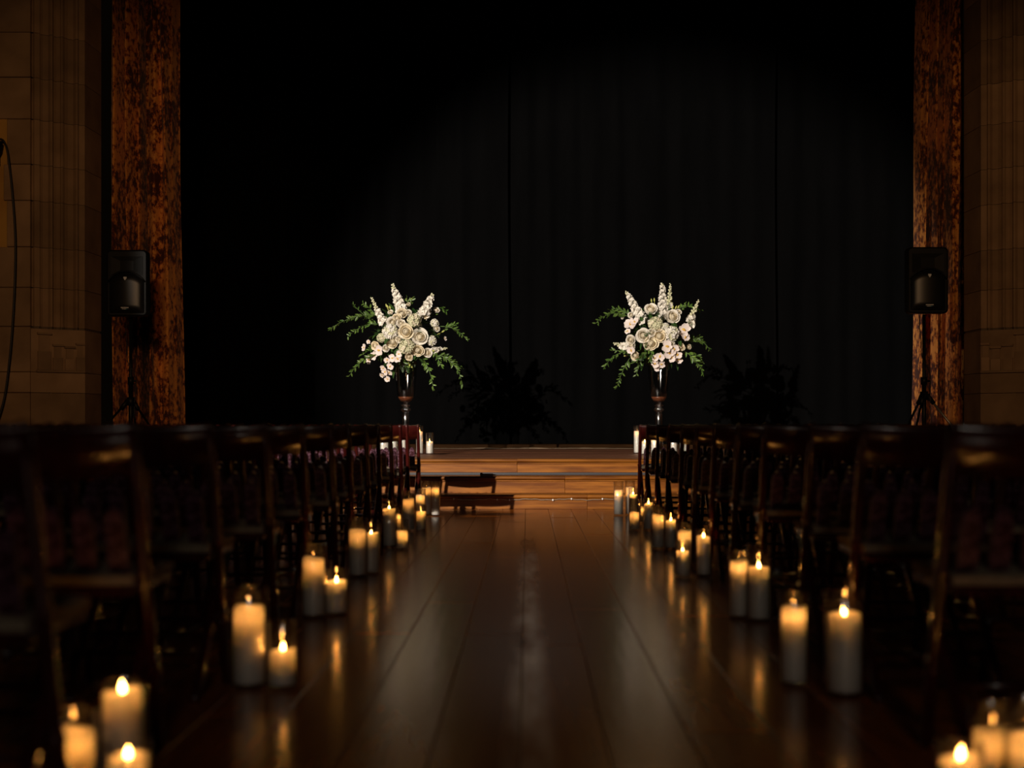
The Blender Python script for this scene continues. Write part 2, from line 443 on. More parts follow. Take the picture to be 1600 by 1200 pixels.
LINES = [-190, -90, -20, 50, 120.4, 185.6, 256.4, 313, 385.5, 449, 510, 581, 613.5, VY + (H0 - DECK) * F / 14.2]
CX = 0.06                        # the opening is centred here
ZTOP = zc(-190)
for side, sgn in (('left', 1), ('right', -1)):
    def fx(pts): return pts if sgn == 1 else [(2 * CX - x, y) for x, y in pts][::-1]

    def bx(x0, x1): return (x0, x1) if sgn == 1 else (2 * CX - x1, 2 * CX - x0)
    mb = MB().prism(fx(jamb(-0.012)), DECK, ZTOP)
    xa, xb = bx(-7.4, -5.33)
    mb.box(xa, xb, 14.235, 15.03, DECK, ZTOP, 1 if sgn == 1 else 0)
    wall = mb.obj('wall_' + side, ['mortar', 'ochre'])
    tag(wall, 'dim limestone proscenium wall with moulded jamb on the ' + side + ' of the stage', 'wall', kind='structure')
    for ci in range(len(LINES) - 1):
        zt, zb = zc(LINES[ci]) - 0.003, zc(LINES[ci + 1]) + 0.003
        plain = LINES[ci] > 575
        base = LINES[ci] == 510
        if base:                 # carved stops where the mouldings end
            MB().prism(fx(jamb(0, True)), zb, zt - 0.02).obj('stone_block', 'stone', wall)
            lp = [(P0[0] + dx * t + nx * d, P0[1] + dy * t + ny * d) for t, d in ((.10, -.01), (.10, .045), (.99, .045), (.99, -.01))]
            MB().prism(fx(lp), zb - 0.004, zb + 0.018).obj('ledge_stone', 'stone', wall)
            for t0, t1, hh, pr in ((.12, .36, .40, .035), (.40, .58, .28, .030), (.62, .80, .26, .036), (.83, .98, .30, .028)):
                lp = [(P0[0] + dx * t + nx * d, P0[1] + dy * t + ny * d) for t, d in ((t0, -.01), (t0, pr), (t1, pr), (t1, -.01))]
                MB().prism(fx(lp), zb + 0.02, zb + hh * 0.55).obj('stop_stone', 'stone', wall)
                lp = [(P0[0] + dx * t + nx * d, P0[1] + dy * t + ny * d) for t, d in ((t0 + .02, -.01), (t0 + .02, pr - .014), (t1 - .02, pr - .014), (t1 - .02, -.01))]
                MB().prism(fx(lp), zb + hh * 0.55, zb + hh).obj('stop_stone', 'stone', wall)
                lp = [(P0[0] + dx * t + nx * d, P0[1] + dy * t + ny * d) for t, d in ((t0 - .01, -.01), (t0 - .01, pr + .012), (t1 + .01, pr + .012), (t1 + .01, -.01))]
                MB().prism(fx(lp), zb + hh, zb + hh + 0.022).obj('stop_stone', 'stone', wall)
        else:
            MB().prism(fx(jamb(0, plain)), zb, zt).obj('stone_block', 'stone', wall)
        # flat ashlar beside the jamb
        stop = -6.9
        if sgn == 1 and LINES[ci] in (185.6, 313): stop = -5.578
        if sgn == 1 and LINES[ci] == 256.4: stop = -5.612
        xe = P0[0] - 0.002
        while xe > stop + 0.02:
            wd = R.uniform(0.5, 0.95)
            if plain and sgn == 1 and xe > -5.4: wd = 0.55
            xs_ = max(stop, xe - wd)
            if xs_ - stop < 0.2: xs_ = stop
            a, b_ = bx(xs_ + 0.003, xe - 0.003)
            MB().cbox(a, b_, 14.2 + R.uniform(-0.003, 0.003), 14.45, zb, zt, 0.006).obj('stone_block', 'stone', wall)
            xe = xs_


# ------------------------------------------------------------------ curtains and drapes
def interp(pts, x):
    for (a, ya), (b_, yb) in zip(pts[:-1], pts[1:]):
        if x <= b_:
            t = (x - a) / (b_ - a) if b_ > a else 0
            t = t * t * (3 - 2 * t)
            return ya + (yb - ya) * t
    return pts[-1][1]


def drape(name, pts, D, z0, z1, material, nu, nv, top_shift=None, thick=0.012, wave=0.02):
    """cloth hung along a plan profile [(X, depth)] with a front, a back and closed edges"""
    xa, xb = pts[0][0], pts[-1][0]
    mb = MB()

    def f(off):
        def g(u, v):
            x = xa + (xb - xa) * u
            y = D + interp(pts, x) + off + wave * math.sin(v * 5 + x * 9) * v
            xx = x + (top_shift(u) * v if top_shift else 0) + 0.012 * math.sin(v * 7 + u * 20)
            return (xx, y, z0 + (z1 - z0) * v)
        return g
    mb.grid(f(0), nu, nv)
    n0 = (nu + 1) * (nv + 1)
    mb.grid(f(thick), nu, nv)
    for j in range(nv):
        for i in (0, nu):
            a, b_ = j * (nu + 1) + i, (j + 1) * (nu + 1) + i
            mb.f.append([a, b_, n0 + b_, n0 + a]); mb.mi.append(0); mb.sm.append(False)
    for i in range(nu):
        for j in (0, nv):
            a, b_ = j * (nu + 1) + i, j * (nu + 1) + i + 1
            mb.f.append([a, b_, n0 + b_, n0 + a]); mb.mi.append(0); mb.sm.append(False)
    return mb.obj(name, material)


CD = 15.55
cl = [(170, .26), (174, .02), (184, -.10), (195, .12), (206, -.10), (218, .04), (226, -.12), (233.5, .24), (241, -.12), (255, -.17), (262, -.12), (272, -.16), (278, -.06), (283.5, .08)]
o = drape('stage_curtain', [((p - VX) * CD / F, d * 1.7) for p, d in cl], CD, DECK + 0.005, 6.6, 'damask', 110, 26, lambda u: -0.068 * u)
tag(o, 'rust and gold damask stage curtain hanging behind the left loudspeaker', 'curtain', 'damask stage curtains')
cr = [(1428.5, .08), (1432, -.05), (1436, -.12), (1444, .14), (1454, -.12), (1462, .14), (1467, -.06), (1473, .12), (1480, -.12), (1490, -.10), (1496, .14), (1500, -.06), (1506, .22)]
o = drape('stage_curtain', [((p - VX) * CD / F, d * 1.7) for p, d in cr], CD, DECK + 0.005, 6.6, 'damask', 110, 26, lambda u: 0.072 * (1 - u))
tag(o, 'rust and gold damask stage curtain hanging behind the right loudspeaker', 'curtain', 'damask stage curtains')

xs = [-5.9, -3.5, -1.27, -0.31, 1.57, 3.55, 6.0]
desc = ['outermost left', 'wide panel behind the left flowers', 'narrow panel just left of the aisle centre', 'centre panel left of the right flowers', 'wide panel behind and right of the right flowers', 'outermost right']
for i in range(6):
    a, b_ = xs[i] - 0.04, xs[i + 1] + 0.04
    n = max(4, int((b_ - a) / 0.16))
    pts = [(a + (b_ - a) * q / n, (0.05 if q % 2 else -0.02) * R.uniform(0.2, 1.0) if 0 < q < n else 0.03) for q in range(n + 1)]
    o = drape('backdrop_drape', pts, 19.15 + 0.13 * (i % 2), DECK + 0.0625, 8.2, 'drape', n * 4, 14, wave=0.012)
    tag(o, 'black cloth backdrop drape, ' + desc[i], 'drape', 'black backdrop drapes')


# ------------------------------------------------------------------ chairs
def chair_meshes():
    g = {}
    S = 0.205                    # half width to the post axis
    TOP, FOOT = Vector((0, -0.12, 0.787)), Vector((0, 0.105, 0.0))

    def on(t): return FOOT + (TOP - FOOT) * t
    # post: gently turned round stile from the front foot to the top of the back
    path, rad = [], []
    for t in (0, .02, .12, .22, .232, .245, .257, .27, .40, .53, .545, .56, .575, .59, .70, .80, .90, .985, 1.0):
        path.append(on(t))
        rad.append({0: .012, .02: .0135, .232: .0155, .245: .0185, .257: .0155, .545: .0160, .56: .0190, .575: .0160, 1.0: .011}.get(t, .0150))
    g['post'] = MB().tube(path, rad, 10).mesh('post', 'lacquer')
    # crest rail, bowed
    mb = MB()
    tilt = (TOP - FOOT).normalized()
    nrm = Vector((0, -tilt.z, tilt.y))

    def crest(u, v):
        x = -S + 2 * S * u
        bow = 0.030 * (1 - (2 * u - 1) ** 2)
        # v walks round the board section
        sec = [(-.011, .0), (-.011, .108), (-.007, .116), (.007, .116), (.011, .108), (.011, .0), (-.011, .0)]
        q = v * 6
        i = min(5, int(q)); fr = q - i
        o_ = sec[i][0] + (sec[i + 1][0] - sec[i][0]) * fr
        z_ = sec[i][1] + (sec[i + 1][1] - sec[i][1]) * fr
        p = on((0.668 + z_) / 0.787)
        return Vector((x, p.y, p.z)) + nrm * (o_ + bow)
    mb.grid(crest, 8, 6)
    g['crest_rail'] = mb.mesh('crest_rail', 'lacquer')
    # round-topped upholstered splat
    mb = MB()
    pts = [(-.023, 0), (-.022, .135), (-.018, .152), (-.010, .163), (0, .167), (.010, .163), (.018, .152), (.022, .135), (.023, 0)]
    pr = [(x, 0.425 + z) for x, z in pts]
    n = len(pr)
    vs = []
    for d in (-.010, .010):
        for x, z in pr:
            p = on(z / 0.787)
            vs.append(Vector((x, p.y, p.z)) + nrm * (-d))
    mb.add(vs, [tuple(range(n)), tuple(range(2 * n - 1, n - 1, -1))] + [(i, n + i, n + (i + 1) % n, (i + 1) % n) for i in range(n)])
    g['splat'] = mb.mesh('splat', 'brocade')
    p = on(.415 / .787)
    g['lower_rail'] = MB().cbox(-S, S, p.y - .012, p.y + .012, .398, .432, .004).mesh('lower_rail', 'lacquer')
    g['seat_frame'] = MB().cbox(-S + .018, S - .018, -.055, .275, .385, .412, .006).mesh('seat_frame', 'lacquer')
    # cushion with a crowned top
    mb = MB()

    def cush(u, v):
        a, b_ = 2 * u - 1, 2 * v - 1
        cr = (1 - abs(a) ** 4) * (1 - abs(b_) ** 4)
        return Vector((a * (S - .016), .112 + b_ * .168, .432 + .020 * cr))
    mb.grid(cush, 10, 10)
    mb.box(-S + .016, S - .016, -.056, .280, .412, .4325)
    g['seat_pad'] = mb.mesh('seat_pad', 'pad')
    # rear leg crosses the post: from the back foot up to the front of the seat
    mb = MB()
    a, b_ = Vector((0, -.175, 0)), Vector((0, .215, .398))
    mb.tube([a, a.lerp(b_, .03), a.lerp(b_, .5), b_], [.012, .014, .015, .013], 8)
    g['rear_leg'] = mb.mesh('rear_leg', 'lacquer')
    g['front_stretcher'] = MB().tube([(-S, on(.2).y, on(.2).z), (S, on(.2).y, on(.2).z)], .009, 8).mesh('stretcher', 'lacquer')
    q = a.lerp(b_, .3)
    g['rear_stretcher'] = MB().tube([(-S + .026, q.y, q.z), (S - .026, q.y, q.z)], .009, 8).mesh('stretcher', 'lacquer')
    # pivot bolt head where leg and post cross
    g['bolt'] = MB().lathe([(0.0001, .006), (.006, .005), (.008, .002), (.008, 0)], 10).mesh('bolt', 'metal')
    g['pivot'] = on(.29)
    g['S'] = S
    return g


CH = chair_meshes()


def chair(x, y, rz, label, group):
    t = thing('folding_chair', (x, y, 0), label, 'chair', group, rz)
    S = CH['S']
    for s in (-1, 1):
        link('post', CH['post'], t, (s * S, 0, 0))
        link('rear_leg', CH['rear_leg'], t, (s * (S - .028), 0, 0))
        b_ = link('bolt', CH['bolt'], t, (s * (S + .0145), CH['pivot'].y, CH['pivot'].z), (0, s * PI / 2, 0))
    link('crest_rail', CH['crest_rail'], t)
    link('lower_rail', CH['lower_rail'], t)
    for q in range(5):
        link('splat', CH['splat'], t, ((q - 2) * .0745, 0, 0))
    link('seat_frame', CH['seat_frame'], t)
    link('seat_pad', CH['seat_pad'], t)
    link('stretcher', CH['front_stretcher'], t)
    link('stretcher', CH['rear_stretcher'], t)
    return t


ROWD = [11.3, 10.6, 9.76, 9.0, 8.23, 7.52, 6.80, 6.04, 5.35, 4.48, 3.79, 2.99, 2.30]
XL = [.933, .965, .938, .930, .929, .918, .919, .898, .914, .891, .911, .893, .876]
XR = [.965] * 13
NMAX = 5
for sgn, side, XX in ((-1, 'left', XL), (1, 'right', XR)):
    for i, D in enumerate(ROWD):
        edge = (VX if sgn < 0 else 1600 - VX) * D / F
        n = max(0, math.ceil((edge - XX[i] - 0.02) / 0.455))
        n = min(n, NMAX)
        for k in range(n):
            x = sgn * (XX[i] + CH['S'] + k * 0.462 + (R.uniform(-.003, .003) if k else 0))
            rowname = ('front row by the stage' if i == 0 else ORD[i + 1] + ' row from the stage')
            pos = 'aisle-end' if k == 0 else ORD[k + 1] + ' from the aisle'
            chair(x, D + 0.12 + (R.uniform(-.02, .02) if k else 0), R.uniform(-.006, .006) if k else 0,
                  ('aisle-end dark mahogany folding chair in the ' if k == 0 else 'dark mahogany folding chair ' + pos + ', ') + rowname + ', ' + side + ' block',
                  'folding chairs in the ' + side + ' block')


# ------------------------------------------------------------------ candles in glass cylinders
FL = MB().lathe([(.0006, 0), (.0032, .002), (.0049, .006), (.0051, .010), (.0040, .015), (.0023, .020), (.0008, .025), (.0001, .028)], 12)
FLAME = FL.mesh('flame', 'flame')
WICK = MB().tube([(0, 0, -.004), (.0006, 0, .004), (.0015, 0, .010)], .0013, 6).mesh('wick', 'wick')
NC = 0
PLACED = []


def candle(px, py, gtop, gw, wtop, well, where, D=None, base=0.0, lean=0.0):
    """glass cylinder and pillar candle from its pixel box; well = depth the flame has burnt down"""
    global NC
    NC += 1
    if D is None:
        D = (H0 - base) * F / (py - VY)
    else:
        py = VY + (H0 - base) * F / D
    X = (px - VX) * D / F
    rg = gw * D / F / 2
    gh = (py - gtop) * D / F
    Y = D + rg
    if base == 0:                # stand clear of the chair legs and of the candles already placed
        sg = -1 if X < 0 else 1
        for Dr, xl, xr in zip(ROWD, XL, XR):
            xp = xl if sg < 0 else xr
            if abs(X) + rg > xp - .016 and Dr + .125 - .017 - rg < Y < Dr + .225 + .016 + rg:
                Y = Dr + .125 - .017 - rg if Y < Dr + .2 else Dr + .225 + .016 + rg
            if Dr - .08 < Y < Dr + .4:
                X = sg * min(abs(X), xp + .010 - rg)
    for _ in range(6):
        for (qx, qy, qr, qb) in PLACED:
            if qb == base and math.hypot(X - qx, Y - qy) < rg + qr + .004:
                need = (rg + qr + .005) ** 2 - (X - qx) ** 2
                Y = qy + (1 if Y > qy else -1) * math.sqrt(max(0, need))
    PLACED.append((X, Y, rg, base))
    wh = max(0.05, (py - wtop) * D / F - 0.006)
    rw = rg * 0.84
    rr = random.Random(NC * 13)
    size = 'tall' if gh > 0.25 else ('short' if gh < 0.18 else 'medium')
    g = thing('glass_cylinder', (X, Y, base), size + ' glass cylinder ' + where, 'glass cylinder', 'glass candle cylinders')
    th = 0.0028
    MB().lathe([(rg, .012), (rg, gh - .002), (rg - th / 2, gh), (rg - th, gh - .002), (rg - th, .012)], 36).obj('wall', 'glass', g)
    MB().lathe([(.0005, 0), (rg - .004, 0), (rg, .004), (rg, .012), (rg - .005, .0125), (.0005, .010)], 36).obj('base', 'glass', g)
    c = thing('pillar_candle', (X, Y, base + .0128), 'lit ivory candle ' + where, 'candle', 'lit pillar candles')
    wh = min(wh, gh - .02)
    ph1, ph2 = rr.uniform(0, 6), rr.uniform(0, 6)
    a1, a2 = rr.uniform(.002, .006), rr.uniform(.001, .003)
    rim = rr.uniform(.72, .8)
    prof = [(.0005, 0), (rw * .97, 0), (rw, .004), (rw, wh * .25), (rw, wh * .5), (rw * .995, wh * .75), (rw * .99, wh - .012), (rw * .97, wh - .003), (rw * .9, wh), (rw * .82, wh - .004),
            (rw * rim, wh - well * .35), (rw * (rim - .1), wh - well * .75), (rw * .45, wh - well * .97), (.0005, wh - well)]

    def wob(k, a):
        if 6 <= k <= 10:
            return a1 * math.sin(a + ph1) + a2 * math.sin(3 * a + ph2)
        return 0
    MB().lathe(prof, 32, wob=wob).obj('wax', 'wax', c)
    wk = link('wick', WICK, c, (0, 0, wh - well))
    link('flame', FLAME, c, (.001, 0, wh - well + .005), (rr.uniform(-.1, .1), lean + rr.uniform(-.12, .12), rr.uniform(0, 6)), (1, 1, rr.uniform(.75, 1.05)))


SH, DP = 0.012, 0.045
# left of the aisle, from the camera to the stage
candle(180, 0, 1070, 74, 1090, SH, 'nearest the camera on the left, right-hand of three', D=2.79)
candle(112, 0, 1108, 76, 1146, DP, 'nearest the camera on the left, left-hand of three', D=2.76)
candle(188, 0, 1165, 74, 1193, SH, 'at the bottom left edge of the view, front of three', D=2.56)
candle(383, 1078, 918, 58, 956, DP, 'of the second left cluster, taller of the pair')
candle(437, 1080, 973, 48, 1022, SH, 'of the second left cluster, shorter of the pair')
candle(490, 962, 848, 40, 873, DP, 'of the third left cluster, taller of the pair')
candle(522, 964, 890, 38, 913, SH, 'of the third left cluster, shorter of the pair')
candle(555, 899, 808, 31, 829, DP, 'of the fourth left cluster, outer of the pair')
candle(578, 898, 818, 29, 836, SH, 'of the fourth left cluster, aisle side of the pair')
candle(602, 857, 784, 25, 798, SH, 'of the fifth left cluster, tallest in front')
candle(614, 845, 790, 20, 805, DP, 'of the fifth left cluster, half hidden behind')
candle(627, 859, 812, 22, 831, DP, 'of the fifth left cluster, on the aisle side')
candle(639, 829, 766, 21, 780, DP, 'of the sixth left cluster, tallest in front')
candle(657, 829, 789, 18, 801, SH + .01, 'of the sixth left cluster, on the aisle side')
candle(656, 815, 764, 17, 775, DP, 'of the sixth left cluster, standing behind')
candle(665, 806, 752, 18, 764, DP, 'at the steps on the left, outer of the pair')
candle(680, 807, 752, 15, 763, DP, 'at the steps on the left, aisle side of the pair')
# right of the aisle
candle(1512, 0, 1168, 76, 1196, SH, 'at the bottom right of the view, innermost of three', D=2.62)
candle(1565, 0, 1108, 74, 1152, DP, 'at the bottom right of the view, middle of three', D=2.83)
candle(1622, 0, 1100, 78, 1160, DP, 'at the right edge of the view, outermost of three', D=2.70)
candle(1313, 1080, 918, 60, 957, SH, 'of the second right cluster, outer of the pair', lean=.2)
candle(1245, 1074, 927, 47, 954, DP, 'of the second right cluster, aisle side of the pair')
candle(1158, 968, 862, 35, 880, DP, 'of the third right cluster, aisle side of the pair')
candle(1191, 970, 850, 39, 888, SH, 'of the third right cluster, outer of the pair')
candle(1068, 903, 845, 25, 864, SH, 'of the fourth right cluster, short one in front')
candle(1071, 884, 817, 25, 832, DP, 'of the fourth right cluster, standing behind the short one')
candle(1100, 901, 828, 25, 840, SH, 'of the fourth right cluster, on the chair side')
candle(1029, 858, 790, 22, 806, DP, 'of the fifth right cluster, aisle side of the pair')
candle(1049, 859, 802, 19, 815, SH, 'of the fifth right cluster, outer of the pair')
candle(992, 829, 780, 18, 802, DP, 'of the sixth right cluster, on the aisle side')
candle(1014, 829, 779, 17, 788, SH, 'of the sixth right cluster, on the chair side')
candle(1026, 818, 782, 15, 793, DP, 'of the sixth right cluster, half hidden behind')
candle(990, 816, 763, 15, 774, SH, 'of the sixth right cluster, standing behind')
candle(967, 806, 753, 16, 767, DP, 'at the steps on the right, aisle side of the pair')
candle(985, 805, 751, 16, 763, DP, 'at the steps on the right, outer of the pair')
# on the stage
for px, py, gt, gw, wt, we, d in ((598, 711, 672, 17, 681, DP, 'on the stage left, farthest from the aisle'), (614, 711, 668, 14, 676, DP, 'on the stage left, second from the outside'), (629, 714, 666, 13, 673, DP, 'on the stage beneath the left vase'),
                                 (655, 710, 665, 12, 676, SH, 'on the stage left of the short one by the aisle'), (671, 710, 676, 13, 691, SH, 'on the stage, last on the left beside the steps'),
                                 (996, 709, 665, 12, 674, DP, 'on the stage, first on the right beside the steps'), (1008, 711, 676, 13, 691, SH, 'on the stage right behind the front chair'), (1024, 714, 668, 14, 684, DP, 'on the stage beneath the right vase'),
                                 (1053, 710, 670, 14, 681, DP, 'on the stage right, second from the outside'), (1069, 708, 670, 14, 681, DP, 'on the stage right, farthest from the aisle')):
    candle(px, py, gt, gw, wt, we, d, base=DECK)


# ------------------------------------------------------------------ flowers
def petal(w_, h_, curl, cup, nu=4, nv=4, point=0.0):
    """petal standing on the origin, growing along +z and curling towards -y (outwards)"""
    mb = MB()

    def f(u, v):
        a = 2 * u - 1
        wd = w_ * math.sin(PI * min(1, .12 + v * (.80 + .08 * point))) ** (.6 + point)
        x = a * wd
        z = h_ * v
        y = cup * (a * a) * v - curl * v * v + cup * .6 * math.sin(PI * v) * -1
        return Vector((x, y, z))
    mb.grid(f, nu, nv)
    return mb


def rot(ax, a): return Matrix.Rotation(a, 4, ax)


def rose_mesh(name, mats, seed):
    """nested cupped petals cut from spheres, rims flaring outwards"""
    r = random.Random(seed)
    mb = MB()
    for cnt, rad, top, flare, mi in ((2, .20, 74, .02, 1), (3, .31, 64, .04, 1), (4, .43, 54, .06, 1), (4, .56, 44, .09, 1), (5, .72, 28, .14, 0), (6, .88, 10, .20, 0)):
        for i in range(cnt):
            a0 = 2 * PI * i / cnt + rad * 9 + r.uniform(-.25, .25)
            half = PI / cnt * r.uniform(1.25, 1.5)
            tp = math.radians(top + r.uniform(-9, 6))
            rk = rad * r.uniform(.94, 1.08)
            ph = r.uniform(0, 6)

            def f(u, v):
                q = 2 * u - 1
                a = a0 + q * half
                el = math.radians(-70) + (tp - .35 * abs(q) ** 3 + math.radians(70)) * v
                rr2 = rk * (1 + flare * max(0, v - .55) ** 2 * 9 + .04 * math.sin(a * 3 + ph) * v) * (1 - .05 * abs(q))
                return Vector((rr2 * math.cos(el) * math.cos(a), rr2 * math.cos(el) * math.sin(a), rr2 * math.sin(el) * .85 - .10 + (1 - rad) * .22))
            mb.grid(f, 5, 5, mi)
    mb.lathe([(.001, .16), (.10, .14), (.18, .04), (.18, -.1), (.1, -.3), (.001, -.36)], 10, mi=1)
    return mb.mesh(name, mats)


def hydrangea_mesh(name, mats, seed):
    r = random.Random(seed)
    mb = MB()
    mb.lathe([(.001, .66), (.36, .55), (.58, .32), (.64, .05), (.5, -.25), (.2, -.4), (.001, -.42)], 14, mi=2)
    n = 80
    for i in range(n):
        z = 1 - 1.45 * (i + .5) / n
        a = i * 2.39996
        d = Vector((math.sqrt(max(0, 1 - z * z)) * math.cos(a), math.sqrt(max(0, 1 - z * z)) * math.sin(a), z))
        q = d.to_track_quat('Z', 'Y').to_matrix().to_4x4()
        sz = r.uniform(.23, .30)
        fl_ = MB()
        for k in range(4):
            c, s_ = math.cos(k * PI / 2), math.sin(k * PI / 2)
            pts = [(0, 0, -.1), (.55, -.40, .25), (1, 0, .30), (.55, .40, .25)]
            fl_.add([((x * c - y * s_) * sz, (x * s_ + y * c) * sz, z_ * sz) for x, y, z_ in pts], [(0, 1, 2, 3)], 0 if i % 4 else 1, True)
        mb.merge(fl_, Matrix.Translation(d * r.uniform(.76, .88)) @ q @ rot('X', r.uniform(-.5, .5)) @ rot('Y', r.uniform(-.5, .5)) @ rot('Z', r.uniform(0, 6)))
    return mb.mesh(name, mats)


def orchid_mesh(name, mats):
    mb = MB()
    for a, wd, ht in ((0, .34, .95), (2.25, .34, .9), (-2.25, .34, .9), (1.25, .60, .95), (-1.25, .60, .95)):
        p = petal(wd, ht, -.10, .10)
        mt = rot('Z', 0) @ Matrix(((math.cos(a), 0, math.sin(a), 0), (math.sin(a), 0, -math.cos(a), 0), (0, 1, 0, 0), (0, 0, 0, 1)))
        mb.merge(p, Matrix.Translation((0, 0, .02 if wd > .5 else 0)) @ mt, 0)
    mb.lathe([(.001, .22), (.08, .20), (.13, .1), (.15, 0)], 8, mi=1)
    p = petal(.18, .38, -.2, .15, 3, 3)
    mb.merge(p, Matrix.Translation((0, 0, .06)) @ rot('Z', PI) @ rot('X', -PI / 2 + .5), 1)
    return mb.mesh(name, mats)


ROSES = [rose_mesh('rose', ['white_petal', 'cream_petal'], 1), rose_mesh('rose', ['cream_petal', 'cream_petal'], 2)]
HYD = [hydrangea_mesh('hydrangea', ['green_white', 'cream_petal', 'stem'], 1), hydrangea_mesh('hydrangea', ['white_petal', 'green_white', 'stem'], 2)]
ORCH = orchid_mesh('orchid', ['blush_petal', 'yellow'])


def bloom_cup(r, s_, mi):
    """small five petalled floret"""
    f_ = MB()
    for k in range(5):
        a = k * 2 * PI / 5
        c, sn = math.cos(a), math.sin(a)
        pts = [(.1, 0, 0), (.6, -.45, .28), (1, 0, .35), (.6, .45, .28)]
        f_.add([((x * c - y * sn) * s_, (x * sn + y * c) * s_, z * s_) for x, y, z in pts], [(0, 1, 2, 3)], mi, True)
    return f_


def spike_mesh(L_, wd, seed, green=0.25):
    r = random.Random(seed)
    mb = MB()
    mb.tube([(0, 0, -.05), (0, 0, L_ * .5), (.004, 0, L_)], [.005, .004, .002], 6, 2)
    n = int(L_ / .010)
    for i in range(n):
        t = i / n
        z = L_ * (.02 + .96 * t)
        a = i * 2.39996
        rad = wd * (1 - .72 * t ** 1.3)
        d = Vector((math.cos(a), math.sin(a), .25 + .5 * t)).normalized()
        q = d.to_track_quat('Z', 'Y').to_matrix().to_4x4()
        s_ = (.046 * (1 - .55 * t)) * r.uniform(.85, 1.15) * (wd / .05) ** .5
        base = Vector((0, 0, z)) + Vector((d.x, d.y, 0)) * rad * .55
        if t > 1 - green:
            b_ = MB().lathe([(.001, -s_ * .5), (s_ * .38, -s_ * .2), (s_ * .42, s_ * .2), (.001, s_ * .6)], 6, mi=1)
            mb.merge(b_, Matrix.Translation(base) @ q)
        else:
            mb.merge(bloom_cup(r, s_, 0), Matrix.Translation(base) @ q @ rot('Z', r.uniform(0, 6)))
            mb.merge(bloom_cup(r, s_ * .55, 0), Matrix.Translation(base + d * .004) @ q @ rot('Z', r.uniform(0, 6)))
    return mb


def leaf_patch(l, w_, bend):
    mb = MB()

    def f(u, v):
        a = 2 * u - 1
        wd = w_ * (math.sin(PI * (v * .93 + .035)) ** .8)
        return Vector((a * wd, v * l, abs(a) * wd * .35 - bend * v * v * l))
    return mb.grid(f, 2, 4)


def bezier(p0, p1, p2, t):
    return p0 * (1 - t) ** 2 + p1 * 2 * t * (1 - t) + p2 * t * t


def branch(parent, p0, p1, p2, seed, origin, dense=1.0):
    """leafy branch: stem curve with paired narrow leaves"""
    r = random.Random(seed)
    n = 14
    # p1 is a point the branch passes through half way
    c = p1 * 2 - (p0 + p2) / 2
    pts = [bezier(p0, c, p2, i / n) - origin for i in range(n + 1)]
    st = MB().tube(pts, [.006 - .0045 * i / n for i in range(n + 1)], 6).obj('leafy_branch', 'stem', parent)
    L_ = sum((pts[i + 1] - pts[i]).length for i in range(n))
    mb = MB()
    k = max(8, int(L_ / .024 * dense))
    for i in range(k):
        t = .10 + .9 * (i / (k - 1))
        q = t * n
        j = min(n - 1, int(q))
        p = pts[j].lerp(pts[j + 1], q - j)
        tg = (pts[j + 1] - pts[j]).normalized()
        sd = Vector((r.uniform(-1, 1), r.uniform(-1, 1), r.uniform(-.3, 1))).normalized()
        sd = (sd - tg * sd.dot(tg)).normalized()
        d = (tg * r.uniform(.5, 1.1) + sd * (1 if i % 2 else -1) * r.uniform(.6, 1.0)).normalized()
        up = d.cross(tg).normalized() if d.cross(tg).length > .01 else Vector((0, -1, 0))
        xx = d.cross(up).normalized()
        mt = Matrix((xx, d, xx.cross(d))).transposed().to_4x4()
        mt.translation = p
        sz = r.uniform(.050, .080) * (1 - .3 * t)
        mb.merge(leaf_patch(sz, sz * .19, r.uniform(-.1, .5)), mt)
    mb.obj('leaves', 'leaf', st)
    return st


